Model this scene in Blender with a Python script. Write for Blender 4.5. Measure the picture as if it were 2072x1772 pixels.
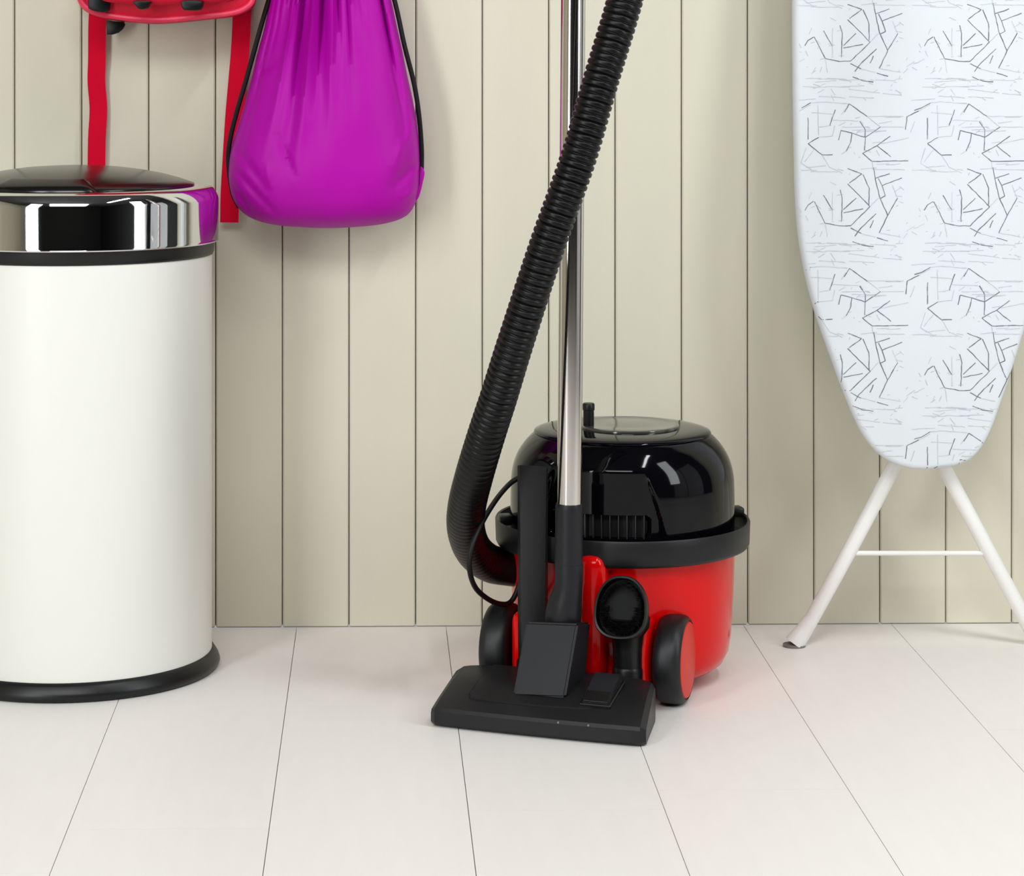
import bpy, bmesh, math, random
from mathutils import Vector, Matrix

for o in list(bpy.data.objects):
    bpy.data.objects.remove(o, do_unlink=True)
SC = bpy.context.scene
C = SC.collection
R = math.radians

# ------------------------------------------------------------------ camera
FOC, CX, CY = 5000.0, 878.0, 100.0            # pixels, on the 2072 x 1772 frame
YAW = math.atan(0.0235)
CAM = Vector((0.0, -3.2, 0.7475))
cd = bpy.data.cameras.new('camera')
cam = bpy.data.objects.new('camera', cd)
C.objects.link(cam)
cam.location = CAM
cam.rotation_euler = (R(90), 0, -YAW)
cd.sensor_fit = 'HORIZONTAL'
cd.sensor_width = 36.0
cd.lens = FOC * 36.0 / 2072.0
cd.shift_x = (1036 - CX) / 2072.0
cd.shift_y = (CY - 886) / 2072.0
cd.clip_start = 0.05
SC.camera = cam

# ------------------------------------------------------------------ light
vs = SC.view_settings
vs.view_transform = 'Standard'
vs.look = 'None'
vs.gamma = 1.0
vs.use_curve_mapping = False
vs.exposure = 0.10

w = bpy.data.worlds.new('world')
SC.world = w
w.use_nodes = True
w.node_tree.nodes['Background'].inputs[0].default_value = (0.9, 0.95, 1.0, 1)
w.node_tree.nodes['Background'].inputs[1].default_value = 0.35


def area(name, loc, target, sx, sy, power, col):
    ld = bpy.data.lights.new(name, 'AREA')
    ld.shape = 'RECTANGLE'
    ld.size, ld.size_y = sx, sy
    ld.energy = power
    ld.color = col
    o = bpy.data.objects.new(name, ld)
    C.objects.link(o)
    o.location = loc
    d = Vector(target) - Vector(loc)
    o.rotation_euler = d.to_track_quat('-Z', 'Y').to_euler()
    return o


# a strip softbox on the left, a lamp on the right near the wall, a ceiling tube, an added frontal fill
area('strip_softbox_light', (-1.5, -2.7, 1.3), (-0.05, 0.0, 0.75), 0.45, 2.2, 37, (0.94, 0.985, 1.0))
area('side_softbox_light', (1.75, -1.45, 1.45), (0.30, 0.0, 0.55), 0.4, 1.6, 18, (0.94, 0.985, 1.0))
area('ceiling_tube_light', (1.05, -1.45, 2.5), (1.05, -1.45, 0.0), 0.11, 1.2, 14, (0.98, 1.0, 0.99))
area('overhead_fill_light', (-0.2, -3.0, 2.5), (-0.1, -0.5, 0.4), 1.6, 1.2, 56, (0.98, 0.995, 1.0))  # added fill from overhead, brightens wall, bin and floor


# ------------------------------------------------------------------ pixel -> place
FW = Vector((math.sin(YAW), math.cos(YAW), 0))
RT = Vector((math.cos(YAW), -math.sin(YAW), 0))
UP = Vector((0, 0, 1))


def ray(px, py):
    return FW * FOC + RT * (px - CX) + UP * (CY - py)


def P(px, py, Y):
    d = ray(px, py)
    return CAM + d * ((Y - CAM.y) / d.y)


def F(px, py):
    d = ray(px, py)
    return CAM + d * (-CAM.z / d.z)


# ------------------------------------------------------------------ materials
def lin(c):
    def g(v):
        v /= 255.0
        return v / 12.92 if v <= 0.04045 else ((v + 0.055) / 1.055) ** 2.4
    return (g(c[0]), g(c[1]), g(c[2]), 1.0)


def mat(name, col, rough=0.5, metal=0.0, coat=0.0, noise=0.0, nscale=20.0, bump=0.0, bscale=200.0,
        sheen=0.0, spec=0.5, stretch=None, randv=0.0):
    m = bpy.data.materials.new(name)
    m.use_nodes = True
    nt = m.node_tree
    b = nt.nodes['Principled BSDF']
    b.inputs['Base Color'].default_value = lin(col)
    b.inputs['Roughness'].default_value = rough
    b.inputs['Metallic'].default_value = metal
    b.inputs['Coat Weight'].default_value = coat
    b.inputs['Coat Roughness'].default_value = 0.04
    b.inputs['Sheen Weight'].default_value = sheen
    b.inputs['Specular IOR Level'].default_value = spec
    tc = nt.nodes.new('ShaderNodeTexCoord')
    mp = nt.nodes.new('ShaderNodeMapping')
    nt.links.new(tc.outputs['Object'], mp.inputs['Vector'])
    if stretch:
        mp.inputs['Scale'].default_value = stretch
    if noise > 0 or randv > 0:
        n = nt.nodes.new('ShaderNodeTexNoise')
        n.inputs['Scale'].default_value = nscale
        n.inputs['Detail'].default_value = 5
        nt.links.new(mp.outputs['Vector'], n.inputs['Vector'])
        hs = nt.nodes.new('ShaderNodeHueSaturation')
        hs.inputs['Color'].default_value = lin(col)
        mr = nt.nodes.new('ShaderNodeMapRange')
        mr.inputs['From Min'].default_value = 0.25
        mr.inputs['From Max'].default_value = 0.75
        mr.inputs['To Min'].default_value = 1 - noise
        mr.inputs['To Max'].default_value = 1 + noise
        nt.links.new(n.outputs['Fac'], mr.inputs['Value'])
        out = mr.outputs['Result']
        if randv > 0:
            oi = nt.nodes.new('ShaderNodeObjectInfo')
            m2 = nt.nodes.new('ShaderNodeMapRange')
            m2.inputs['To Min'].default_value = 1 - randv
            m2.inputs['To Max'].default_value = 1 + randv
            nt.links.new(oi.outputs['Random'], m2.inputs['Value'])
            mu = nt.nodes.new('ShaderNodeMath')
            mu.operation = 'MULTIPLY'
            nt.links.new(out, mu.inputs[0])
            nt.links.new(m2.outputs['Result'], mu.inputs[1])
            out = mu.outputs[0]
        nt.links.new(out, hs.inputs['Value'])
        nt.links.new(hs.outputs['Color'], b.inputs['Base Color'])
    if bump > 0:
        n2 = nt.nodes.new('ShaderNodeTexNoise')
        n2.inputs['Scale'].default_value = bscale
        n2.inputs['Detail'].default_value = 4
        nt.links.new(mp.outputs['Vector'], n2.inputs['Vector'])
        bp = nt.nodes.new('ShaderNodeBump')
        bp.inputs['Strength'].default_value = bump
        bp.inputs['Distance'].default_value = 0.002
        nt.links.new(n2.outputs['Fac'], bp.inputs['Height'])
        nt.links.new(bp.outputs['Normal'], b.inputs['Normal'])
    return m


M = {}
M['wall'] = mat('wall_paint', (210, 206, 187), 0.55, noise=0.02, nscale=3, bump=0.12, bscale=18, stretch=(6, 6, 1), randv=0.012, spec=0.25)
M['wall_plain'] = mat('side_wall_paint', (190, 183, 160), 0.6, noise=0.02, nscale=3)
M['dark_wall'] = mat('dark_room_wall', (34, 35, 38), 0.7, noise=0.05, nscale=3)
M['ceiling'] = mat('ceiling_paint', (60, 60, 62), 0.8, noise=0.02, nscale=3)
M['floor'] = mat('whitewashed_laminate', (237, 232, 228), 0.42, noise=0.015, nscale=9, bump=0.05, bscale=40, stretch=(6, 0.8, 1), randv=0.008, spec=0.3)
M['subfloor'] = mat('dark_joint', (120, 112, 105), 0.8, noise=0.03)
M['bin_paint'] = mat('ivory_enamel', (229, 228, 221), 0.35, noise=0.006, nscale=5, spec=0.4)
M['chrome'] = mat('polished_steel', (222, 222, 224), 0.035, metal=1.0, noise=0.01, nscale=4)
M['steel'] = mat('brushed_steel_tube', (205, 200, 196), 0.13, metal=1.0, noise=0.015, nscale=6)
M['rubber'] = mat('black_plastic', (17, 17, 18), 0.36, noise=0.05, nscale=30, spec=0.35)
M['lid'] = mat('glossy_black_lid', (18, 16, 15), 0.2, noise=0.03, nscale=10)
M['dome'] = mat('gloss_black_plastic', (6, 6, 10), 0.06, noise=0.03, nscale=10, spec=0.22)
M['head'] = mat('satin_charcoal_plastic', (25, 25, 27), 0.42, noise=0.03, nscale=20, bump=0.05, bscale=900, spec=0.28)
M['head2'] = mat('charcoal_plastic', (27, 27, 31), 0.42, noise=0.03, nscale=20, bump=0.05, bscale=900, spec=0.28)
M['black'] = mat('black_matt_plastic', (12, 12, 13), 0.38, noise=0.04, nscale=20, spec=0.35)
M['void'] = mat('vent_interior', (6, 6, 7), 0.8, noise=0.04, nscale=20)
M['fin'] = mat('vent_fin_plastic', (46, 46, 50), 0.35, noise=0.03, nscale=20)
M['hose'] = mat('black_hose_plastic', (7, 7, 8), 0.36, noise=0.05, nscale=40, spec=0.25)
M['red'] = mat('gloss_red_plastic', (214, 5, 6), 0.14, noise=0.015, nscale=8, spec=0.25)
M['wheel_red'] = mat('satin_red_plastic', (206, 34, 16), 0.4, noise=0.015, nscale=8, spec=0.25)
M['tyre'] = mat('tyre_rubber', (18, 19, 21), 0.45, noise=0.03, nscale=12, spec=0.4)
M['disc'] = mat('winder_disc_plastic', (70, 68, 64), 0.14, noise=0.02, nscale=10, coat=0.3)
M['reflector_door'] = mat('pale_grey_reflector_paint', (205, 208, 214), 0.5, noise=0.02, nscale=4)
M['bristle'] = mat('bristle_black', (9, 9, 10), 0.8, noise=0.2, nscale=300, stretch=(1, 1, 0.1))
M['purple'] = mat('purple_nylon', (172, 5, 158), 0.5, noise=0.03, nscale=6, bump=0.06, bscale=700, spec=0.15)
M['cord'] = mat('black_cord', (8, 8, 9), 0.5, noise=0.1, nscale=200, spec=0.3)
M['bag_red'] = mat('red_canvas', (212, 14, 52), 0.6, noise=0.03, nscale=12, bump=0.15, bscale=900, spec=0.3)
M['strap'] = mat('crimson_webbing', (212, 0, 44), 0.7, noise=0.03, nscale=30, bump=0.25, bscale=1200, spec=0.1)
M['piping'] = mat('pink_red_piping', (222, 44, 80), 0.4, noise=0.02, nscale=30)
M['buckle'] = mat('buckle_black', (8, 9, 9), 0.35, noise=0.05, nscale=30, spec=0.2)
M['white'] = mat('white_powder_coat', (234, 233, 229), 0.4, noise=0.01, nscale=8, spec=0.35)
M['foot'] = mat('grey_rubber_foot', (120, 118, 112), 0.6, noise=0.03, nscale=30)


M['cover'] = mat('pale_cotton', (212, 216, 220), 0.8, noise=0.012, nscale=12, bump=0.2, bscale=24, spec=0.2)
M['print'] = mat('grey_print_ink', (112, 115, 124), 0.8, noise=0.25, nscale=60, spec=0.1)
M['fine_print'] = mat('pale_grey_print_ink', (186, 190, 198), 0.8, noise=0.12, nscale=60, spec=0.1)


# ------------------------------------------------------------------ object helpers
WM = {}


def wm(o):
    return WM.get(o.name, Matrix.Identity(4))


def thing(name, loc, rotz=0.0, label=None, cat=None, group=None):
    o = bpy.data.objects.new(name, None)
    o.empty_display_size = 0.05
    C.objects.link(o)
    o.location = loc
    o.rotation_euler = (0, 0, rotz)
    WM[o.name] = Matrix.Translation(Vector(loc)) @ Matrix.Rotation(rotz, 4, 'Z')
    if label:
        o['label'] = label
    if cat:
        o['category'] = cat
    if group:
        o['group'] = group
    return o


def obj(name, bm, m, parent=None, world=False, smooth=True, angle=35, label=None):
    """one mesh object; with world=True the vertices are in world space and are taken into the parent's frame"""
    if world and parent is not None:
        bmesh.ops.transform(bm, matrix=wm(parent).inverted(), verts=bm.verts)
    bmesh.ops.recalc_face_normals(bm, faces=bm.faces)
    me = bpy.data.meshes.new(name)
    bm.to_mesh(me)
    bm.free()
    if smooth:
        me.polygons.foreach_set('use_smooth', [True] * len(me.polygons))
        me.set_sharp_from_angle(angle=R(angle))
    me.materials.append(m)
    o = bpy.data.objects.new(name, me)
    C.objects.link(o)
    if parent is not None:
        o.parent = parent
        WM[o.name] = wm(parent)
    if label:
        o['label'] = label
    return o


def box(cx, cy, cz, sx, sy, sz, bev=0.0, seg=2, rot=None):
    bm = bmesh.new()
    bmesh.ops.create_cube(bm, size=1.0)
    bmesh.ops.scale(bm, vec=(sx, sy, sz), verts=bm.verts)
    if bev > 0:
        bmesh.ops.bevel(bm, geom=list(bm.edges), offset=bev, segments=seg, affect='EDGES', profile=0.5)
    if rot is not None:
        bmesh.ops.transform(bm, matrix=rot, verts=bm.verts)
    bmesh.ops.translate(bm, vec=(cx, cy, cz), verts=bm.verts)
    return bm


def add_bm(dst, src):
    me = bpy.data.meshes.new('tmp')
    src.to_mesh(me)
    src.free()
    dst.from_mesh(me)
    bpy.data.meshes.remove(me)
    return dst


def loft(rings, cap=True, closed=True):
    bm = bmesh.new()
    vr = [[bm.verts.new(p) for p in r] for r in rings]
    n = len(rings[0])
    for a, b in zip(vr[:-1], vr[1:]):
        for i in range(n if closed else n - 1):
            j = (i + 1) % n
            bm.faces.new((a[i], a[j], b[j], b[i]))
    if cap:
        bm.faces.new(vr[0][::-1])
        bm.faces.new(vr[-1])
    return bm


def lathe(prof, seg=96, rfun=None):
    rings = []
    for r, z in prof:
        ring = []
        for i in range(seg):
            t = 2 * math.pi * i / seg
            rr = rfun(t, r, z) if rfun else r
            ring.append((rr * math.cos(t), rr * math.sin(t), z))
        rings.append(ring)
    return loft(rings, cap=True)


def catmull(pts, n=12):
    pts = [Vector(p) for p in pts]
    q = [pts[0] * 2 - pts[1]] + pts + [pts[-1] * 2 - pts[-2]]
    out = []
    for i in range(1, len(q) - 2):
        p0, p1, p2, p3 = q[i - 1:i + 3]
        for k in range(n):
            t = k / n
            out.append(0.5 * ((2 * p1) + (p2 - p0) * t + (2 * p0 - 5 * p1 + 4 * p2 - p3) * t * t + (3 * p1 - p0 - 3 * p2 + p3) * t ** 3))
    out.append(pts[-1])
    return out


def resample(path, step):
    d = [0.0]
    for a, b in zip(path[:-1], path[1:]):
        d.append(d[-1] + (b - a).length)
    n = max(2, int(d[-1] / step))
    out, ss, j = [], [], 0
    for i in range(n + 1):
        s = d[-1] * i / n
        while j < len(d) - 2 and d[j + 1] < s:
            j += 1
        t = (s - d[j]) / max(1e-9, d[j + 1] - d[j])
        out.append(path[j].lerp(path[j + 1], min(1, max(0, t))))
        ss.append(s)
    return out, ss


def tube(path, rad, seg=16, ss=None):
    """rad: number or function of arc length"""
    path = [Vector(p) for p in path]
    rings = []
    t = (path[1] - path[0]).normalized()
    n = t.orthogonal().normalized()
    s = 0.0
    for i, p in enumerate(path):
        a = path[max(0, i - 1)]
        b = path[min(len(path) - 1, i + 1)]
        t2 = (b - a).normalized()
        n = (t.rotation_difference(t2) @ n)
        n = (n - t2 * n.dot(t2)).normalized()
        t = t2
        bi = t.cross(n)
        if i:
            s += (p - path[i - 1]).length
        r = rad(s) if callable(rad) else rad
        rings.append([p + (n * math.cos(2 * math.pi * k / seg) + bi * math.sin(2 * math.pi * k / seg)) * r for k in range(seg)])
    return loft(rings)


def ribbon(path, width, thick, side):
    """flat webbing; side = vector across the ribbon"""
    side = Vector(side).normalized()
    rings = []
    for i, p in enumerate(path):
        a = path[max(0, i - 1)]
        b = path[min(len(path) - 1, i + 1)]
        t = (b - a).normalized()
        s = (side - t * side.dot(t)).normalized()
        n = t.cross(s).normalized()
        wd = width[i] if isinstance(width, (list, tuple)) else width
        rings.append([p + s * (wd / 2) + n * thick / 2, p - s * (wd / 2) + n * thick / 2,
                      p - s * (wd / 2) - n * thick / 2, p + s * (wd / 2) - n * thick / 2])
    return loft(rings)


def slab(front, offset, bev, seg=3):
    """closed outline (list of points, counter-clockwise seen from the front) given thickness along offset"""
    bm = bmesh.new()
    v = [bm.verts.new(p) for p in front]
    f = bm.faces.new(v)
    r = bmesh.ops.extrude_face_region(bm, geom=[f])
    nv = [e for e in r['geom'] if isinstance(e, bmesh.types.BMVert)]
    bmesh.ops.translate(bm, vec=offset, verts=nv)
    if bev > 0:
        nvs = set(nv)
        ed = [e for e in bm.edges if (e.verts[0] in nvs) == (e.verts[1] in nvs)]
        bmesh.ops.bevel(bm, geom=ed, offset=bev, segments=seg, affect='EDGES', profile=0.5)
    return bm


def smooth_closed(pts, n=8):
    pts = [Vector(p) for p in pts]
    N = len(pts)
    out = []
    for i in range(N):
        p0, p1, p2, p3 = pts[i - 1], pts[i], pts[(i + 1) % N], pts[(i + 2) % N]
        for k in range(n):
            t = k / n
            out.append(0.5 * ((2 * p1) + (p2 - p0) * t + (2 * p0 - 5 * p1 + 4 * p2 - p3) * t * t + (3 * p1 - p0 - 3 * p2 + p3) * t ** 3))
    return out


def interp(tab, x):
    if x <= tab[0][0]:
        return tab[0][1:]
    for a, b in zip(tab[:-1], tab[1:]):
        if x <= b[0]:
            t = (x - a[0]) / (b[0] - a[0])
            return tuple(p + (q - p) * t for p, q in zip(a[1:], b[1:]))
    return tab[-1][1:]


def sinterp(tab, x):
    """smooth (Catmull-Rom) look-up in a table"""
    x = min(max(x, tab[0][0]), tab[-1][0])
    for i in range(len(tab) - 1):
        if x <= tab[i + 1][0]:
            break
    p0, p1, p2, p3 = tab[max(0, i - 1)], tab[i], tab[i + 1], tab[min(len(tab) - 1, i + 2)]
    h = p2[0] - p1[0]
    t = (x - p1[0]) / h
    out = []
    for k in range(1, len(p1)):
        m1 = (p2[k] - p0[k]) / max(1e-9, p2[0] - p0[0]) * h
        m2 = (p3[k] - p1[k]) / max(1e-9, p3[0] - p1[0]) * h
        out.append((2 * t ** 3 - 3 * t * t + 1) * p1[k] + (t ** 3 - 2 * t * t + t) * m1 + (-2 * t ** 3 + 3 * t * t) * p2[k] + (t ** 3 - t * t) * m2)
    return out


def sstep(a, b, x):
    t = min(1, max(0, (x - a) / (b - a)))
    return t * t * (3 - 2 * t)


# ================================================================== the room
X0, X1, YB, ZC = -2.6, 2.7, -6.0, 2.65
wb = obj('wall_back', box((X0 + X1) / 2, 0.03, ZC / 2, X1 - X0, 0.03, ZC), M['wall'])
wb['kind'] = 'structure'
fl = obj('floor', box((X0 + X1) / 2, YB / 2, -0.03, X1 - X0, -YB + 0.04, 0.04), M['subfloor'])
fl['kind'] = 'structure'
for nm, bm, m in (('wall_left', box(X0 - 0.03, YB / 2, ZC / 2, 0.06, -YB, ZC), M['wall_plain']),
                  ('wall_right', box(X1 + 0.03, YB / 2, ZC / 2, 0.06, -YB, ZC), M['dark_wall']),
                  ('wall_front', box((X0 + X1) / 2, YB - 0.03, ZC / 2, X1 - X0, 0.06, ZC), M['dark_wall']),
                  ('ceiling', box((X0 + X1) / 2, YB / 2, ZC + 0.03, X1 - X0, -YB, 0.06), M['ceiling'])):
    o = obj(nm, bm, m)
    o['kind'] = 'structure'

for n, y0 in ((1, -0.55), (2, -1.5)):  # unseen pale doors added for the chrome to reflect and to bounce light
    d = obj('reflector_door_%d' % n, box(X1 - 0.012, y0 - 0.45, 1.03, 0.024, 0.9, 2.05, 0.003, 1), M['reflector_door'])
    d['kind'] = 'structure'
    for zc, hz in ((0.55, 0.7), (1.5, 0.8)):
        obj('panel', box(X1 - 0.027, y0 - 0.45, zc, 0.008, 0.62, hz, 0.003, 1), M['reflector_door'], d)
    obj('reflector_door_handle', tube([(X1 - 0.02, y0 - 0.83, 1.0), (X1 - 0.07, y0 - 0.83, 1.0), (X1 - 0.07, y0 - 0.72, 1.0)], 0.009, 12), M['steel'], d)

# upright boards of the back wall, chamfered, one object each
xa, xb = P(436, 150, 0).x, P(1513, 150, 0).x
PITCH = (xb - xa) / 8
k0 = math.ceil((X0 - xa) / PITCH)
k1 = math.floor((X1 - xa) / PITCH) - 1
pm = None
for k in range(k0, k1 + 1):
    if pm is None:
        po = obj('plank', box(0, 0.0075, ZC / 2, PITCH - 0.0014, 0.015, ZC, 0.0016, 1), M['wall'], wb, angle=20)
        pm = po.data
    else:
        po = bpy.data.objects.new('plank', pm)
        C.objects.link(po)
        po.parent = wb
    po.location.x = xa + (k + 0.5) * PITCH

# floor boards, staggered
fx = [P(p, 1268, 0).x for p in (593, 900, 1205, 1510, 1806)]
FP = (fx[4] - fx[0]) / 4 * 0.992
fo = sum(fx) / 5 - 2 * FP
k0 = math.ceil((X0 - fo) / FP)
k1 = math.floor((X1 - fo) / FP) - 1
LEN = 1.2
offs = [0.63, 1.25, 0.35, 1.0, 0.5, 1.12]
JOINT = {-2: 0.95, -1: -F(440, 1676).y, 0: -F(740, 1420).y, 1: -F(1010, 1640).y, 2: -F(1430, 1598).y, 3: 1.05}
pm = None
for k in range(k0, k1 + 1):
    first = JOINT.get(k, offs[k % 6])
    ends = [0.0]
    while ends[-1] > YB + 0.02:
        ends.append(max(YB, ends[-1] - (first if len(ends) == 1 else LEN)))
    for a, b in zip(ends[:-1], ends[1:]):
        L = a - b - 0.0004
        if pm is None:
            o = obj('plank', box(0, 0, -0.005, FP - 0.0008, 1.0, 0.01), M['floor'], fl, smooth=False)
            pm = o.data
        else:
            o = bpy.data.objects.new('plank', pm)
            C.objects.link(o)
            o.parent = fl
        o.scale = (1, L, 1)
        o.location = (fo + (k + 0.5) * FP, (a + b) / 2, 0)

# ================================================================== pedal-less touch bin
BD = -0.193
bc = P(149, 1343, BD)
B = thing('waste_bin', (bc.x, BD, 0), 0, 'ivory cylindrical waste bin with a chrome rim and black domed lid', 'bin')
obj('body', lathe([(0.150, 0.012), (0.1672, 0.014), (0.1672, 0.503), (0.150, 0.503)], 128), M['bin_paint'], B)
obj('base_ring', lathe([(0.15, 0.0), (0.170, 0.0), (0.1755, 0.002), (0.177, 0.006), (0.1755, 0.011), (0.171, 0.018), (0.1682, 0.0215), (0.15, 0.0215)], 128), M['rubber'], B, angle=60)
obj('neck_ring', lathe([(0.15, 0.496), (0.1684, 0.4995), (0.170, 0.503), (0.1705, 0.512), (0.172, 0.519), (0.15, 0.519)], 128), M['rubber'], B, angle=60)
ch = obj('chrome_rim', lathe([(0.15, 0.5155), (0.1748, 0.5155), (0.1758, 0.517), (0.1752, 0.519), (0.1752, 0.566), (0.1745, 0.5695), (0.172, 0.5745),
                              (0.1695, 0.5785), (0.1675, 0.5805), (0.160, 0.5822), (0.150, 0.583), (0.14, 0.582)], 160), M['chrome'], B, angle=50)
lid = obj('lid', lathe([(0.130, 0.575), (0.1455, 0.582), (0.1462, 0.5835), (0.1455, 0.585), (0.130, 0.5905), (0.11, 0.596), (0.085, 0.6008), (0.06, 0.6042), (0.03, 0.6062), (0.004, 0.607)], 128), M['lid'], B, angle=50)
# push tab on the front of the lid: a raised curved plate
prs = []
for i in range(25):
    t = R(-90 - 26 + 52 * i / 24 - 9)
    e = min(1.0, min(i, 24 - i) / 2.0)
    pr = []
    for rr, zz in ((0.1225, 0.5905), (0.1225, 0.5905 + 0.006 * e), (0.143, 0.5858 + 0.0045 * e), (0.1485, 0.583 + 0.001 * e), (0.1485, 0.581)):
        pr.append((rr * math.cos(t), rr * math.sin(t), zz))
    prs.append(pr)
obj('push_tab', loft(prs), M['lid'], lid, angle=50)

# ================================================================== vacuum cleaner
VR = R(-19)
vc = P(1259, 1367, -0.25)
VC = Vector((vc.x, -0.25, 0))
V = thing('vacuum_cleaner', VC, VR, 'red and black tub vacuum cleaner on wheels with a black hose', 'vacuum cleaner')
VM = wm(V)
VI = VM.inverted()


def vloc(px, py, ly):
    """where the ray through a pixel meets the vacuum's own plane y = ly"""
    o = VI @ CAM
    d = VI.to_3x3() @ ray(px, py)
    return o + d * ((ly - o.y) / d.y)


obj('tub', lathe([(0.05, 0.012), (0.098, 0.012), (0.110, 0.0145), (0.120, 0.022), (0.1265, 0.035), (0.1295, 0.055), (0.132, 0.10), (0.1345, 0.168), (0.12, 0.168)], 128), M['red'], V, angle=60)
obj('bumper', lathe([(0.128, 0.159), (0.146, 0.157), (0.1495, 0.1585), (0.1512, 0.162), (0.1520, 0.1865), (0.1508, 0.1885), (0.1485, 0.1875), (0.147, 0.178), (0.142, 0.172), (0.128, 0.171)], 160), M['head'], V, angle=45)

# dome: rear panel flattened back with a vent slot in it (rear = local -y)
VENT = R(28.5)


def dome_r(t, r, z):
    a = (t + math.pi / 2 + math.pi) % (2 * math.pi) - math.pi      # angle from the rear
    PAN = R(34.5 - 9.0 * sstep(0.185, 0.275, z))
    k = 1 - sstep(PAN - R(1.4), PAN + R(1.4), abs(a))
    rp = min(r, 0.1262)
    rr = r + (rp - r) * k
    # rounded slot
    ez = max(0, 0.0135 - abs(z - 0.2000))
    ax = VENT - abs(a) - R(2.2) * sstep(0.0075, 0.0135, abs(z - 0.2000)) 
    if ax > 0 and ez > 0:
        rr -= 0.011 * sstep(0, R(0.9), ax) * sstep(0, 0.0008, ez)
    return rr


prof = []
zs = [0.165 + 0.0022 * i for i in range(9)] + [0.1862, 0.1866, 0.1872, 0.188, 0.190, 0.195, 0.20, 0.205, 0.210, 0.212, 0.2128, 0.2134, 0.2138, 0.216, 0.22, 0.224]
base = [(0.165, 0.1338), (0.21, 0.1338), (0.224, 0.1335)]
for z in zs:
    prof.append((interp(base, z)[0], z))
cur = catmull([(0.1335, 0, 0.224), (0.1328, 0, 0.238), (0.1302, 0, 0.252), (0.1252, 0, 0.265), (0.1170, 0, 0.2775), (0.1085, 0, 0.2865), (0.1035, 0, 0.2905)], 9)[1:]
prof += [(p.x, p.z) for p in cur]
prof += [(0.09, 0.291)]
dome = obj('dome', lathe(prof, 540, dome_r), M['dome'], V, angle=40)
# dark backing and fins of the vent
rings = []
for i in range(41):
    a = -VENT + 2 * VENT * i / 40
    t = a - math.pi / 2
    rings.append([(r * math.cos(t), r * math.sin(t), z) for r, z in ((0.1156, 0.1865), (0.1166, 0.1865), (0.1166, 0.2135), (0.1156, 0.2135))])
obj('vent_backing', loft(rings), M['void'], dome, smooth=False)
fm = None
for i in range(12):
    a = R(-24.7 + 4.5 * i)
    if fm is None:
        fo_ = obj('fin', box(0, -0.1212, 0.2, 0.0009, 0.0085, 0.027), M['fin'], dome, smooth=False)
        fm = fo_.data
    else:
        fo_ = bpy.data.objects.new('fin', fm)
        C.objects.link(fo_)
        fo_.parent = dome
    fo_.rotation_euler = (0, 0, a)

# lid cap, cable winder wheel and its knob
obj('top_cap', lathe([(0.06, 0.286), (0.1035, 0.2885), (0.1052, 0.2898), (0.1056, 0.2912), (0.1045, 0.2928), (0.098, 0.2948), (0.085, 0.2964), (0.06, 0.2972)], 128), M['dome'], V, angle=50)
wc = VI @ P(1272, 858, -0.25)
bm = lathe([(0.03, 0.2945), (0.060, 0.2948), (0.0605, 0.2975), (0.0600, 0.2992), (0.0580, 0.3002), (0.0560, 0.2998), (0.03, 0.3008), (0.004, 0.3012)], 96)
bmesh.ops.translate(bm, vec=(wc.x, wc.y, 0), verts=bm.verts)
wd = obj('winder_wheel', bm, M['disc'], V, angle=45)
kc = VI @ P(1191, 860, -0.262)
bm = lathe([(0.0065, 0.296), (0.0065, 0.318), (0.0072, 0.3185), (0.0072, 0.325), (0.0062, 0.3265), (0.002, 0.3268)], 32)
bmesh.ops.translate(bm, vec=(kc.x, kc.y, 0), verts=bm.verts)
obj('winder_knob', bm, M['black'], V, angle=40)

# wheels at the rear
def make_wheel(xc, yc, sgn):
    rw, hw = 0.0505, 0.0165
    pr = [(0.02, -hw), (0.040, -hw), (0.0462, -hw + 0.0012), (0.0493, -hw + 0.005), (rw, -hw + 0.011), (rw, hw - 0.010), (0.0493, hw - 0.0045), (0.0462, hw - 0.001), (0.0442, hw), (0.0434, hw - 0.0015), (0.02, hw - 0.002)]
    bm = lathe(pr, 72)
    rot = Matrix.Rotation(R(90 * sgn), 4, 'Y')
    bmesh.ops.transform(bm, matrix=Matrix.Translation((xc, yc, rw)) @ rot, verts=bm.verts)
    wh = obj('wheel', bm, M['tyre'], V, angle=50)
    bm = lathe([(0.01, hw - 0.006), (0.0431, hw - 0.005), (0.0431, hw - 0.001), (0.042, hw + 0.0003), (0.03, hw + 0.0022), (0.004, hw + 0.003)], 72)
    bmesh.ops.transform(bm, matrix=Matrix.Translation((xc, yc, rw)) @ rot, verts=bm.verts)
    obj('hub_cap', bm, M['wheel_red'], wh, angle=40, label='red disc hub cap')


WY = -0.108
wr = vloc(1364, 1352, WY)
make_wheel(wr.x, WY, 1)
LX = -wr.x - 0.031
make_wheel(LX, WY, -1)
obj('axle', tube([(LX, WY, 0.0505), (wr.x, WY, 0.0505)], 0.006, 16), M['black'], V)

# red rear bracket: rounded saddle with a rib, side arms over the axle
xr = wr.x - 0.022
xl = LX + 0.022
bm = box((xr + xl) / 2, -0.100, 0.048, xr - xl, 0.07, 0.072, 0.014, 4)
for s in (xl + 0.010, xr - 0.010):
    add_bm(bm, box(s, -0.112, 0.056, 0.022, 0.078, 0.088, 0.010, 4))
obj('rear_bracket', bm, M['red'], V, angle=50)
c0 = vloc(1196, 1120, -0.150)
bm = box(c0.x, -0.137, (c0.z + 0.03) / 2, 0.034, 0.044, c0.z - 0.03, 0.0145, 5)
obj('rear_column', bm, M['red'], V, angle=50)
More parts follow.
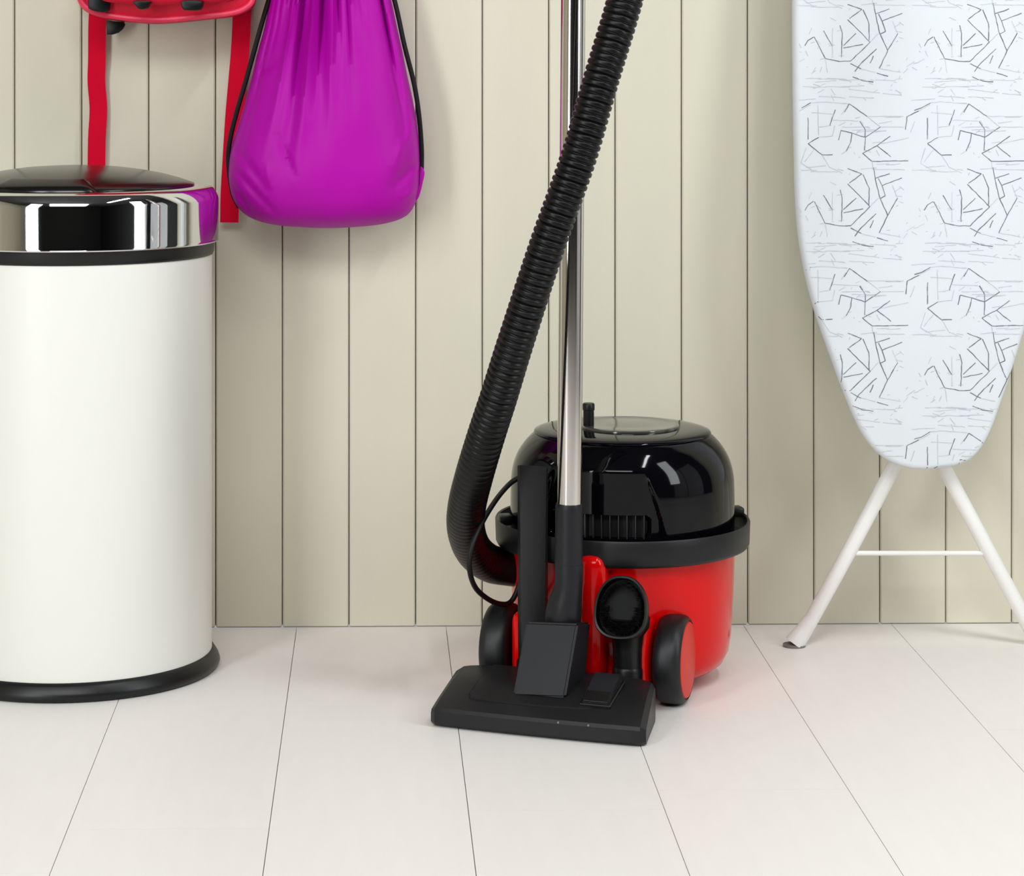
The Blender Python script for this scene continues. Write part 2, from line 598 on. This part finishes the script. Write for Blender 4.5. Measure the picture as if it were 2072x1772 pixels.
# sockets that carry the spare tools
bx = vloc(1270, 1330, -0.150)
tx = vloc(1076, 1290, -0.150)
for x in (bx.x, tx.x):
    bm = lathe([(0.010, 0.012), (0.016, 0.012), (0.0175, 0.016), (0.0175, 0.046), (0.016, 0.049), (0.010, 0.049)], 40)
    add_bm(bm, box(0, 0.02, 0.03, 0.018, 0.04, 0.026, 0.004, 2))
    bmesh.ops.translate(bm, vec=(x, -0.150, 0), verts=bm.verts)
    obj('tool_socket', bm, M['black'], V, angle=45)
# castors
for sx, sy in ((-0.06, 0.075), (0.075, 0.06)):
    bm = lathe([(0.004, -0.008), (0.012, -0.008), (0.014, -0.005), (0.014, 0.005), (0.012, 0.008), (0.004, 0.008)], 28)
    bmesh.ops.transform(bm, matrix=Matrix.Translation((sx, sy, 0.014)) @ Matrix.Rotation(R(90), 4, 'Y'), verts=bm.verts)
    obj('castor', bm, M['black'], V, angle=50)
# side handle clips of the bumper
for a in (-172, 10):
    t = R(a)
    bm = box(0.1425, 0, 0.19, 0.016, 0.020, 0.012, 0.003, 2)
    bmesh.ops.transform(bm, matrix=Matrix.Rotation(t - VR, 4, 'Z'), verts=bm.verts)
    obj('cap_clip', bm, M['black'], V)

# hose, corrugated, out of the tub's side and up past the wand
hp = [P(*q) for q in ((1062, 1150, -0.262), (1030, 1147, -0.264), (990, 1139, -0.275), (958, 1112, -0.305), (943, 1070, -0.345), (945, 1022, -0.385), (960, 960, -0.425),
                      (984, 880, -0.455), (1010, 800, -0.478), (1044, 690, -0.502), (1106, 500, -0.525), (1170, 320, -0.532), (1215, 165, -0.53),
                      (1263, 5, -0.52), (1298, -140, -0.51), (1318, -270, -0.50), (1305, -390, -0.485), (1255, -470, -0.47), (1200, -480, -0.462), (1168, -420, -0.462))]
path, ss = resample(catmull(hp, 14), 0.0007)
total = ss[-1]
PER = 0.0074


def hose_r(s):
    k = 0.12 + 0.88 * sstep(0.24, 0.38, s)
    base = 0.0222 - 0.0022 * sstep(0.15, 0.55, s)
    if s < 0.05:
        k = 0
    ph = (s / PER) % 1.0
    g = math.exp(-((ph - 0.5) / 0.16) ** 2)
    return base - 0.0022 * k * g


obj('hose', tube(path, hose_r, 28), M['hose'], V, world=True, angle=80, label='black ribbed suction hose')
# power cord looping out of the dome
cp = [P(*q) for q in ((1050, 966, -0.29), (1030, 980, -0.30), (1003, 1012, -0.34), (975, 1058, -0.38), (955, 1105, -0.40), (950, 1150, -0.40), (963, 1190, -0.385), (995, 1216, -0.36), (1025, 1222, -0.335), (1042, 1205, -0.325), (1056, 1165, -0.32))]
obj('power_cord', tube(catmull(cp, 12), 0.0031, 12), M['cord'], V, world=True, label='thin black power cord')

# ================================================================== crevice tool parked on the rear
ct = vloc(1078, 1290, -0.150)
T = thing('crevice_tool', VM @ Vector((ct.x, -0.150, 0.049)), VR, 'tall narrow black crevice tool standing upright against the vacuum cleaner', 'vacuum tool')
rings = []
for z, hx, hy, b in ((0.0, 0.0155, 0.0125, 0.006), (0.05, 0.0160, 0.0115, 0.005), (0.18, 0.0168, 0.0085, 0.004), (0.2195, 0.0172, 0.0075, 0.004)):
    sl = 0
    rings.append([(hx, -hy + b, z), (hx, hy - b, z), (hx - b, hy, z), (-hx + b, hy, z), (-hx, hy - b, z), (-hx, -hy + b, z), (-hx + b, -hy, z), (hx - b * 2.2, -hy, z)])
top = [(x, y, z + (-y) * 0.4) for x, y, z in rings[-1]]
rings[-1] = top
obj('tube', loft(rings), M['head'], T, angle=25)

# ================================================================== dusting brush parked beside it
D = thing('dusting_brush', VM @ Vector((bx.x, -0.150, 0.049)), VR, 'short black dusting brush with an oval bristle head docked on the vacuum', 'vacuum tool')
rings = []
for z, rx, ry, dy in ((-0.0, 0.0165, 0.0165, 0), (0.02, 0.0168, 0.0168, 0), (0.036, 0.019, 0.018, -0.001), (0.046, 0.026, 0.020, -0.006), (0.058, 0.0285, 0.0215, -0.011)):
    rings.append([(rx * math.cos(2 * math.pi * i / 40), ry * math.sin(2 * math.pi * i / 40) + dy, z) for i in range(40)])
nk = obj('neck', loft(rings), M['black'], D, angle=50)
# oval cup facing the room, tilted a little upwards
tilt = Matrix.Translation((-0.0005, -0.027, 0.0715)) @ Matrix.Rotation(R(72), 4, 'X')


def oval(rx, ry, z, n=56, e=2.4):
    out = []
    for i in range(n):
        t = 2 * math.pi * i / n
        c, s = math.cos(t), math.sin(t)
        k = rx * (1.0 - 0.12 * s)
        out.append(tilt @ Vector((k * math.copysign(abs(c) ** (2 / e), c), ry * math.copysign(abs(s) ** (2 / e), s), z)))
    return out


rings = [oval(0.018, 0.022, -0.022), oval(0.026, 0.030, -0.017), oval(0.0295, 0.0345, -0.008), oval(0.0305, 0.0355, 0.004), oval(0.0295, 0.0345, 0.0065),
         oval(0.0275, 0.0325, 0.0060), oval(0.0265, 0.0315, -0.008), oval(0.015, 0.02, -0.010)]
hd = obj('brush_head', loft(rings), M['black'], D, angle=50)
obj('throat', loft([oval(0.0262, 0.0312, -0.0085), oval(0.0262, 0.0312, -0.0065)]), M['void'], hd)
# bristle ring inside the cup, thick at the bottom of the oval
random.seed(4)
bm = bmesh.new()
for i in range(1500):
    t = random.uniform(0, 2 * math.pi)
    q = random.uniform(0.60, 0.98) if math.sin(t) < 0.1 else random.uniform(0.82, 0.98)
    x, y = 0.0262 * q * math.cos(t) * (1 - 0.12 * math.sin(t)), 0.031 * q * math.sin(t)
    h = 0.013 + random.uniform(-0.003, 0.003)
    lean = 0.004
    a, b_, c_ = Vector((x, y, -0.009)), Vector((x * 0.93 + random.uniform(-1, 1) * 0.001, y * 0.93 - lean * 0.3, h)), 0.00045
    vs_ = [bm.verts.new(tilt @ (a + Vector((c_ * math.cos(k * 2.0944), c_ * math.sin(k * 2.0944), 0)))) for k in range(3)]
    tp = bm.verts.new(tilt @ b_)
    for k in range(3):
        bm.faces.new((vs_[k], vs_[(k + 1) % 3], tp))
br = obj('bristles', bm, M['bristle'], hd, smooth=False)
br['kind'] = 'stuff'

# ================================================================== floor tool and wand
h0, h1 = F(868, 1470), F(1306, 1514)
HA = math.atan2(h1.y - h0.y, h1.x - h0.x)
hm = (h0 + h1) / 2
HW = (h1 - h0).length
Hd = 0.126
ax = Vector((math.cos(HA), math.sin(HA), 0))
bk = Vector((-math.sin(HA), math.cos(HA), 0))
HO = hm + bk * (Hd / 2)
W = thing('vacuum_wand', HO, HA, 'upright chrome vacuum tube with a wide charcoal floor head', 'vacuum wand')
WI = wm(W).inverted()


def hloc(px, py, ly):
    o = WI @ CAM
    d = WI.to_3x3() @ ray(px, py)
    return o + d * ((ly - o.y) / d.y)


# head shell: lofted across its width, wedge section, rounded ends, bowed front
hh = HW / 2
rings = []
for i in range(41):
    u = -1 + 2 * i / 40
    e = sstep(0, 1, (1 - abs(u)) / 0.06) if abs(u) > 0.94 else 1.0
    fr = -Hd / 2 - 0.004 * (1 - u * u) + (1 - e) * 0.006
    bkk = Hd / 2 - (1 - e) * 0.004 - 0.020 * abs(u) ** 6
    zb = 0.002
    lo = (1 - e) * 0.004
    x = u * hh
    sec = [(fr + 0.003, zb), (fr, zb + 0.003), (fr, 0.0180 - lo), (fr + 0.0022, 0.0218 - lo), (fr + 0.022, 0.0280 - lo), (fr + 0.060, 0.0380 - lo),
           (bkk - 0.012, 0.0445 - lo), (bkk - 0.003, 0.0425 - lo), (bkk, 0.036 - lo), (bkk, zb + 0.003), (bkk - 0.003, zb)]
    rings.append([(x - 0.020 * max(0, (y + Hd / 2) / Hd) * max(0, u) ** 1.5, y, z) for y, z in sec])
head = obj('floor_head', loft(rings), M['head'], W, angle=28)
# recessed-looking top plate with a bowed front edge: a thin raised panel
pl = []
N = 30


def topz(y, lift):
    fr = -Hd / 2
    return interp([(fr, 0.0205), (fr + 0.018, 0.0280), (fr + 0.056, 0.0380), (Hd / 2 - 0.012, 0.0445), (Hd / 2, 0.0443)], y)[0] + lift


uL, uR = -0.70, 0.46


def plate(grow, lift):
    cols = []
    for i in range(N + 1):
        u = uL - grow / hh + (uR - uL + 2 * grow / hh) * i / N
        q = i / N
        y0 = -Hd / 2 + 0.024 - 0.004 * math.sin(math.pi * q) - grow
        y0 += 0.006 * (max(0, 0.04 - q) / 0.04) ** 2 + 0.006 * (max(0, q - 0.96) / 0.04) ** 2
        yy = [y0 + (0.050 - y0) * j / 8 for j in range(9)]
        cols.append([(u * hh, y, topz(y, lift)) for y in yy] + [(u * hh, y, topz(y, -0.004)) for y in yy[::-1]])
    return loft(cols)


obj('plate_seam', plate(0.0011, 0.0006), M['void'], head, angle=40)
obj('top_plate', plate(0.0, 0.0012), M['head'], head, angle=40)
# rocker pedal in its well on the right
pc = [hloc(px, py, -0.005) for px, py in ((1190, 1352), (1247, 1355))]
px0 = hloc(1184, 1400, -0.02).x
px1 = hloc(1238, 1400, -0.02).x
sec0 = [(-0.033, 0.030), (-0.0335, 0.0350), (-0.012, 0.0435), (-0.009, 0.0465), (0.018, 0.0560), (0.022, 0.054), (0.022, 0.030)]
bm = loft([[(x, y, z) for y, z in sec0] for x in (px0, px1)])
bmesh.ops.bevel(bm, geom=list(bm.edges), offset=0.0008, segments=2, affect='EDGES')
obj('rocker_pedal', bm, M['head2'], head, angle=30)
obj('pedal_insert', box((px0 + px1) / 2, -0.0228, 0.0397, px1 - px0 - 0.003, 0.019, 0.0012, 0.0003, 1, Matrix.Rotation(R(21.6), 4, 'X')), M['black'], head, angle=30)
obj('pedal_well', box((px0 + px1) / 2, -0.005, 0.0375, px1 - px0 + 0.005, 0.062, 0.006, 0.001, 1, Matrix.Rotation(R(12), 4, 'X')), M['black'], head, angle=30)
# swivel housing: a slanted block rising backwards
q = [hloc(1037, 1408, -0.026), hloc(1143, 1412, -0.026), hloc(1169, 1262, 0.014), hloc(1064, 1258, 0.014)]
zl = 0.030
fr = [Vector(p) for p in q]
bm = bmesh.new()
f4 = [bm.verts.new(p) for p in fr]
b4 = [bm.verts.new(p) for p in (Vector((fr[0].x, 0.035, zl)), Vector((fr[1].x + 0.004, 0.035, zl)), Vector((fr[2].x + 0.004, 0.052, fr[2].z - 0.006)), Vector((fr[3].x, 0.052, fr[3].z - 0.006)))]
bm.faces.new(f4)
bm.faces.new(b4[::-1])
for i in range(4):
    j = (i + 1) % 4
    bm.faces.new((f4[i], b4[i], b4[j], f4[j]))
bmesh.ops.bevel(bm, geom=list(bm.edges), offset=0.0025, segments=3, affect='EDGES')
sw = obj('swivel_housing', bm, M['head2'], W, angle=30)
# elbow, neck and tube
pY = -0.430
wt = thing
e0 = P(1137, 1272, pY + 0.012)
e1 = P(1142, 1230, pY + 0.004)
e2 = P(1150, 1185, pY)
e3 = P(1151, 1140, pY)
elb = catmull([e0, e1, e2, e3], 8)
obj('elbow', tube(elb, lambda s: 0.0205 - 0.0045 * sstep(0.02, 0.055, s), 36), M['head2'], W, world=True, angle=60)
n0, n1 = P(1150, 1200, pY), P(1152, 1018, pY)
tot = (n1 - n0).length
obj('neck', tube(resample([n0, n1], 0.003)[0], lambda s: 0.0157 if s < tot - 0.002 else 0.0148, 40), M['head2'], W, world=True, angle=50)
t0, t1 = P(1152, 1030, pY), P(1163, -420, pY)
obj('tube', tube([t0, t1], 0.0139, 64), M['steel'], W, world=True, angle=60, label='polished chrome tube')
# two pale specks on the head's front lip
for px, py in ((1129, 1467), (1190, 1473)):
    s = hloc(px, py, -Hd / 2 - 0.004)
    bm = lathe([(0.0004, -0.001), (0.0011, -0.001), (0.0011, 0.0004), (0.0004, 0.0006)], 12)
    bmesh.ops.transform(bm, matrix=Matrix.Translation((s.x, -Hd / 2 - 0.0035, 0.0195)) @ Matrix.Rotation(R(90), 4, 'X'), verts=bm.verts)
    obj('rivet', bm, M['foot'], head)

# ================================================================== ironing board
NB, TILT = -0.165, 0.12
zn = P(1880, 953, NB).z


def onboard(px, py):
    """the leaning plane Y = NB + TILT * (z - zn)"""
    d = ray(px, py)
    nrm = Vector((0, 1, -TILT))
    k = NB - TILT * zn
    t = (k - nrm.dot(CAM)) / nrm.dot(d)
    return CAM + d * t


IB = thing('ironing_board', (onboard(1872, 953).x, -0.12, 0), 0, 'white ironing board with a crackle-line print cover leaning on the wall', 'ironing board')
left = [(1880, 953), (1838, 950), (1790, 930), (1748, 885), (1714, 812), (1682, 725), (1650, 632), (1627, 540), (1613, 430), (1608, 250), (1606, 60), (1606, -120), (1606, -420), (1612, -560), (1640, -600)]
axis = lambda y: 1880 - 8 * sstep(950, 840, y) - 4 * sstep(840, 600, y)
out = [onboard(x, y) for x, y in left]
right = [onboard(2 * axis(y) - x, y) for x, y in left[::-1][:-1]]
ol = catmull(out, 5) + catmull(right, 5)[:-1]
bm = slab(ol, Vector((0, 0.022, 0.0026)), 0.0085, 4)
cov = obj('cover', bm, M['cover'], IB, world=True, angle=60, label='pale cotton cover printed with fine grey crackle lines')
# crackle print: a repeat of 242 x 333 pixels, traced in 1/3.545 pixel units, laid on the cover's face
LINES = [((480, 140), (640, 302), (500, 440)), ((590, 70), (633, 170), (633, 290)), ((665, 20), (678, 100), (710, 240), (766, 365), (706, 490)),
         ((766, 365), (838, 240)), ((700, 100), (725, 150), (750, 225), (712, 245)), ((728, 150), (870, 95)), ((680, 98), (780, 65)),
         ((425, 180), (440, 240), (435, 410)), ((450, 345), (590, 318)), ((450, 325), (540, 240)), ((530, 515), (560, 470), (685, 350)),
         ((240, 265), (318, 420), (420, 440), (500, 440)), ((500, 455), (575, 495)), ((172, 330), (195, 290), (235, 265)), ((305, 220), (370, 330)),
         ((515, 552), (590, 580), (665, 588)), ((690, 525), (770, 548)), ((100, 790), (150, 775), (215, 738)), ((490, 745), (570, 800), (620, 835)),
         ((490, 745), (455, 805)), ((390, 785), (350, 900)), ((430, 935), (510, 955), (605, 985), (715, 912)), ((605, 985), (600, 1080)),
         ((605, 985), (605, 930), (565, 870)), ((430, 935), (415, 1005)), ((195, 1030), (270, 985)), ((195, 1030), (295, 1112), (370, 1110)),
         ((585, 1100), (690, 1045), (785, 975)), ((690, 1045), (790, 1125)), ((585, 1100), (655, 1158), (915, 1153)), ((480, 1210), (580, 1248), (490, 1315)),
         ((510, 955), (500, 1020), (470, 1085)), ((640, 455), (665, 400)), ((905, 835), (990, 795)), ((905, 835), (895, 930)), ((195, 845), (195, 1000))]
FAINT = [((215, 738), (290, 730), (480, 745)), ((265, 755), (270, 970)), ((620, 835), (715, 912), (880, 912)), ((915, 990), (720, 1030)), ((990, 795), (1070, 750)),
         ((295, 1112), (350, 1200), (440, 1240)), ((270, 985), (370, 975), (385, 900)), ((620, 835), (880, 835)), ((640, 302), (700, 240)), ((838, 240), (800, 150)),
         ((145, 1170), (240, 1230)), ((180, 1060), (145, 1170)), ((240, 1070), (170, 1160)), ((960, 870), (930, 950)), ((900, 480), (960, 440)), ((706, 490), (860, 520)),
         ((370, 200), (370, 400)), ((318, 420), (335, 520)), ((575, 495), (680, 520)), ((485, 640), (710, 668)), ((655, 1158), (660, 1215), (890, 1218))]
random.seed(21)
for _ in range(70):          # short scratches in the busy patches
    cx_, cy_ = random.choice(((200, 400), (300, 330), (480, 880), (560, 1060), (820, 480), (880, 250), (300, 620), (780, 640), (640, 600), (150, 560), (400, 1290)))
    x_, y_ = cx_ + random.gauss(0, 70), cy_ + random.gauss(0, 45)
    a_, l_ = random.uniform(-1.2, 1.2), random.uniform(12, 60)
    FAINT.append(((x_, y_), (x_ + l_ * math.cos(a_), y_ + l_ * math.sin(a_))))
for _ in range(30):          # nearly level threads across the cloudy bands
    x_, y_ = random.uniform(60, 800), random.choice((560, 600, 640, 690, 860, 940, 1210)) + random.gauss(0, 18)
    FAINT.append(((x_, y_), (x_ + random.uniform(80, 220), y_ + random.uniform(-14, 14))))
ol2 = [(p.x, p.z) for p in ol]


def edge_dist(x, z):
    best, inside = 1e9, False
    n = len(ol2)
    for i in range(n):
        (x0, z0), (x1, z1) = ol2[i], ol2[(i + 1) % n]
        if (z0 > z) != (z1 > z) and x < (x1 - x0) * (z - z0) / (z1 - z0) + x0:
            inside = not inside
        dx, dz = x1 - x0, z1 - z0
        t = max(0.0, min(1.0, ((x - x0) * dx + (z - z0) * dz) / (dx * dx + dz * dz + 1e-12)))
        d = (x - x0 - t * dx) ** 2 + (z - z0 - t * dz) ** 2
        best = min(best, d)
    return math.sqrt(best) if inside else -1.0


def print_mesh(lines, width, wob):
    bm = bmesh.new()
    for tx_ in range(-1, 3):
        for ty_ in range(-2, 3):
            for ln in lines:
                pts = []
                for (x0, y0), (x1, y1) in zip(ln[:-1], ln[1:]):
                    n = max(1, int(math.hypot(x1 - x0, y1 - y0) / 28))
                    pts += [(x0 + (x1 - x0) * k / n, y0 + (y1 - y0) * k / n) for k in range(n)]
                pts.append(ln[-1])
                prev = None
                for k, (x, y) in enumerate(pts):
                    px = 1580 + (x + 857 * tx_) / 3.545 + random.uniform(-wob, wob)
                    py = (y + 1180 * ty_) / 3.545 + random.uniform(-wob, wob)
                    if py < -60 or py > 960 or px > 2150:
                        prev = None
                        continue
                    w3 = onboard(px, py)
                    e = edge_dist(w3.x, w3.z)
                    if e < 0.0015:
                        prev = None
                        continue
                    rb = 0.0085
                    drop = 0.0 if e > rb else rb - math.sqrt(max(0, rb * rb - (rb - e) ** 2))
                    w3.y += drop - 0.00025
                    if prev is not None:
                        t = (w3 - prev)
                        t.y = 0
                        if t.length > 1e-6:
                            s_ = Vector((-t.z, 0, t.x)).normalized() * (width * random.uniform(0.7, 1.2) / 2)
                            bm.faces.new([bm.verts.new(p) for p in (prev - s_, w3 - s_, w3 + s_, prev + s_)])
                    prev = w3
    return bm


for nm_, ln_, wd_, mt_ in (('crackle_lines', LINES, 0.00105, 'print'), ('faint_crackle_lines', FAINT, 0.0008, 'fine_print')):
    po_ = obj(nm_, print_mesh(ln_, wd_, 0.5), M[mt_], cov, world=True, smooth=False)
    po_['kind'] = 'stuff'


def leg(pts):
    return tube(resample(catmull([P(*q) for q in pts], 6), 0.01)[0], 0.0093, 20)


FY = -0.117
foot_l = F(1612, 1308)
obj('leg', leg(((1622, 1288, FY + 0.001), (1722, 1108, -0.112), (1808, 945, -0.105), (1850, 866, -0.100))), M['white'], IB, world=True)
obj('leg', leg(((2104, 1308, FY + 0.001), (2010, 1133, -0.112), (1912, 950, -0.105), (1866, 866, -0.100))), M['white'], IB, world=True)
obj('pivot_bar', tube([P(1800, 864, -0.103), P(1915, 864, -0.103)], 0.009, 16), M['white'], IB, world=True)
obj('crossbar', tube([P(1716, 1119, -0.1125), P(2006, 1119, -0.1125)], 0.0032, 14), M['white'], IB, world=True)
for p0, p1 in (((1607, 1309), (1640, 1255)), ((2119, 1326), (2086, 1270))):
    a, b = P(p0[0], p0[1], FY), P(p1[0], p1[1], FY + 0.002)
    a.z = 0.0035
    pth = resample([a, b], 0.004)[0]
    L = (b - a).length
    o = obj('foot_cap', tube(pth, lambda s: 0.0128 - 0.0028 * sstep(0.0, L * 0.7, s), 24), M['white'], IB, world=True, angle=50)
    bm = bmesh.new()
    bm = loft([[(a.x + 0.0135 * math.cos(2 * math.pi * i / 24) * 1.05, a.y + 0.0125 * math.sin(2 * math.pi * i / 24), z) for i in range(24)] for z in (0.0, 0.0035)])
    obj('foot_pad', bm, M['foot'], o, world=True, angle=40, label='grey rubber foot pad')

# ================================================================== purple drawstring bag
bag_tab = [(-330, 672, 40, 0.030), (-300, 672, 58, 0.034), (-262, 671, 52, 0.024), (-250, 671, 44, 0.022), (-235, 671, 48, 0.026), (-180, 671, 70, 0.036), (-100, 670, 96, 0.045), (0, 669, 123, 0.056),
           (60, 669, 136, 0.064), (100, 668, 146, 0.069), (150, 667, 157, 0.075), (200, 666, 169, 0.081), (250, 663, 181, 0.087), (300, 658, 191, 0.092),
           (340, 656, 194, 0.095), (370, 656, 193, 0.094), (400, 657, 187, 0.089), (420, 659, 178, 0.082), (438, 661, 160, 0.070), (450, 661, 130, 0.054), (457, 660, 92, 0.036), (461, 660, 40, 0.018)]
BY = -0.065
bo = P(660, 461, BY)
PB = thing('drawstring_bag', (bo.x, -0.03, bo.z), 0, 'purple nylon drawstring bag hanging by black cords on the wall', 'bag')
random.seed(11)
folds = []
for i in range(30):
    u = random.uniform(-0.9, 0.9)
    folds.append((u, random.uniform(0.02, 0.055), random.uniform(0.35, 0.95), random.choice((-1, -1, 1)) * random.uniform(0.4, 1.0), random.uniform(-0.10, 0.10)))
folds += [(-0.12, 0.035, 0.80, -1.5, 0.02), (0.02, 0.03, 0.78, 1.1, 0.0), (0.09, 0.04, 0.62, -1.5, 0.03), (-0.42, 0.05, 0.92, -1.2, 0.10), (0.20, 0.035, 0.75, -0.9, 0.08), (-0.25, 0.04, 0.7, 1.3, -0.04), (0.45, 0.05, 0.55, -1.0, 0.10)]
creases = [((470, 330), (560, 425), 7, -1.0), ((468, 365), (520, 440), 6, -1.0), ((478, 290), (545, 380), 8, -0.8), ((565, 270), (600, 350), 5, -0.9), ((545, 330), (552, 370), 5, 0.6),
           ((840, 330), (800, 370), 12, -1.6), ((835, 255), (795, 330), 10, 0.8), ((848, 375), (818, 395), 7, 1.0), ((520, 150), (560, 120), 10, -0.8)]
NV, NU = 170, 176
rings = []
ys = [-330 + (461 + 330) * (1 - (1 - i / NV) ** 1.25) for i in range(NV + 1)]
for y in ys:
    cx, hw, dp = sinterp(bag_tab, y)
    v = (y + 250) / 711
    ring = []
    for j in range(NU):
        t = 2 * math.pi * j / NU
        c, s = math.cos(t), math.sin(t)
        px = cx + hw * math.copysign(abs(c) ** 0.92, c)
        if s >= 0:          # front half
            dep = dp * s ** 0.75
            u = c
            d = 0.0
            for (u0, wdt, vend, sg, sl) in folds:
                k = 1 - sstep(vend - 0.45, vend, v)
                if k > 0:
                    uu = (u - u0 - sl * max(0, v))
                    d += sg * 0.0100 * k * math.exp(-(uu / (wdt * (0.7 + 0.7 * max(0, v)))) ** 2)
            for (a, b, wd_, sg) in creases:
                dx, dy = b[0] - a[0], b[1] - a[1]
                L2 = dx * dx + dy * dy
                tt = ((px - a[0]) * dx + (y - a[1]) * dy) / L2
                tc = min(1, max(0, tt))
                dd = math.hypot(px - a[0] - tc * dx, y - a[1] - tc * dy)
                d += sg * 0.0055 * math.exp(-(dd / wd_) ** 2) * (0.4 + 0.6 * math.sin(math.pi * min(0.95, max(0.05, tt))))
            d += 0.0012 * math.sin(px * 0.045 + y * 0.012) * math.sin(y * 0.021 + 1.0)
            dep += d * min(1.0, s * 2.2)
            Y = -0.050 - dep
        else:
            Y = -0.050 + 0.024 * min(1, -s * 2.0) * min(1.0, dp / 0.05)
        ring.append(P(px, y, BY) * 1.0)
        ring[-1].y = Y
    rings.append(ring)
obj('sack', loft(rings), M['purple'], PB, world=True, angle=75)
for pts in (((640, -300, -0.060), (618, -220, -0.052), (580, -100, -0.045), (544, 0, -0.045), (518, 90, -0.048), (497, 165, -0.050), (478, 230, -0.050), (465, 285, -0.048), (462, 330, -0.046), (470, 388, -0.046), (484, 420, -0.05)),
            ((704, -300, -0.060), (728, -220, -0.052), (766, -100, -0.045), (798, 0, -0.045), (818, 90, -0.048), (838, 170, -0.048), (848, 235, -0.048), (853, 300, -0.046), (853, 345, -0.044))):
    obj('drawcord', tube(catmull([P(q[0], q[1], q[2] - 0.02) for q in pts], 10), 0.0031, 10), M['cord'], PB, world=True, label='black draw cord')
obj('cord_loop', tube(catmull([P(*q) for q in ((640, -300, -0.08), (650, -360, -0.06), (671, -392, -0.045), (694, -360, -0.06), (704, -300, -0.08))], 10), 0.0031, 10), M['cord'], PB, world=True)
tab = smooth_closed([P(*q, -0.072) for q in ((850, 338), (846, 372), (832, 408), (846, 402), (855, 372), (859, 348))], 5)
obj('corner_tab', slab(tab, Vector((0, 0.010, 0)), 0.002, 2), M['purple'], PB, world=True)

# ================================================================== red backpack
KB = -0.09
ko = P(335, 45, KB)
K = thing('backpack', (ko.x, -0.02, ko.z), 0, 'red canvas backpack hanging on the wall with two loose straps', 'backpack')


def kout(pts, Y, n=6):
    return smooth_closed([P(x, y, Y) for x, y in pts], n)


body = [(152, -140), (154, -40), (164, 6), (186, 26), (230, 38), (300, 45), (350, 44), (420, 37), (470, 31), (498, 20), (512, 0), (518, -60), (518, -170), (505, -330), (460, -430), (335, -460), (215, -430), (166, -330)]
bm = slab(kout(body, -0.105), Vector((0, 0.09, 0)), 0.017, 5)
kb = obj('body', bm, M['bag_red'], K, world=True, angle=70)
lowb = [p for p in kout(body, -0.1105, 10) if p.z > -1]
edge = catmull([P(x, y, -0.100) for x, y in body[1:13]], 8)
obj('piping', tube([p + Vector((0, 0, 0.0035)) for p in edge], 0.0042, 10), M['piping'], kb, world=True)
edge2 = catmull([P(x, y, -0.022) for x, y in body[1:13]], 8)
obj('piping', tube([p + Vector((0, 0, 0.0015)) for p in edge2], 0.0036, 10), M['piping'], kb, world=True)
pocket = [(190, -160), (190, -40), (200, -4), (232, 6), (300, 10), (370, 8), (440, 4), (474, -8), (480, -40), (480, -160), (440, -200), (230, -200)]
pk = obj('front_pocket', slab(kout(pocket, -0.137), Vector((0, 0.036, 0)), 0.012, 4), M['bag_red'], K, world=True, angle=70)
# black buckles and webbing patches along the lower edge
for pts, Y in ((((180, -40), (178, 10), (182, 19), (198, 24), (216, 23), (221, 10), (218, -40)), -0.117),
               (((270, 2), (273, 10), (280, 17), (287, 19), (296, 17), (301, 10), (303, 2)), -0.148),
               (((368, 2), (370, 18), (378, 21), (400, 21), (407, 17), (408, 2)), -0.146)):
    obj('buckle', slab(smooth_closed([P(x, y, Y) for x, y in pts], 3), Vector((0, 0.020, 0)), 0.0012, 2), M['buckle'], K, world=True, angle=40)
# hanging straps
lp = catmull([P(*q) for q in ((203, -20, -0.017), (197, 40, -0.015), (196, 120, -0.013), (195, 165, -0.010), (199, 220, -0.008), (196, 280, -0.010), (195, 349, -0.009))], 10)
obj('strap', ribbon(lp, 0.0225, 0.0024, (1, 0.05, 0)), M['strap'], K, world=True, smooth=False)
rp = catmull([P(*q) for q in ((490, -20, -0.026), (489, 40, -0.022), (486, 100, -0.020), (480, 170, -0.018), (474, 240, -0.018), (469, 320, -0.018), (465, 390, -0.018), (464, 450, -0.018))], 10)
obj('strap', ribbon(rp, 0.0235, 0.0024, (1, 0.02, 0)), M['strap'], K, world=True, smooth=False)
# half-round black adjuster under the bag beside the left strap
adj = [P(x, y, -0.030) for x, y in ((216, 42), (216, 70), (228, 70), (240, 66), (249, 58), (253, 50), (250, 44))]
obj('strap_adjuster', slab(adj, Vector((0, 0.008, 0)), 0.0012, 2), M['buckle'], K, world=True)
obj('hang_loop', ribbon(catmull([P(*q) for q in ((320, -440, -0.03), (324, -480, -0.03), (336, -496, -0.028), (348, -480, -0.03), (352, -440, -0.03))], 8), 0.016, 0.002, (0, 1, 0)), M['strap'], K, world=True)

# wall pegs the two bags hang from
for px, py, lb in ((336, -480, 'steel wall peg carrying the red backpack'), (671, -380, 'steel wall peg carrying the purple drawstring bag')):
    a = P(px, py, -0.002)
    pg = thing('coat_peg', a, 0, lb, 'peg', 'pegs on the panelled wall')
    bm = lathe([(0.004, 0.0), (0.014, 0.0), (0.014, 0.003), (0.004, 0.004)], 24)
    bmesh.ops.transform(bm, matrix=Matrix.Rotation(R(90), 4, 'X'), verts=bm.verts)
    obj('back_plate', bm, M['steel'], pg)
    obj('pin', tube([(0, 0, 0), (0, -0.04, 0), (0, -0.052, 0.004), (0, -0.058, 0.014)], 0.004, 12), M['steel'], pg)
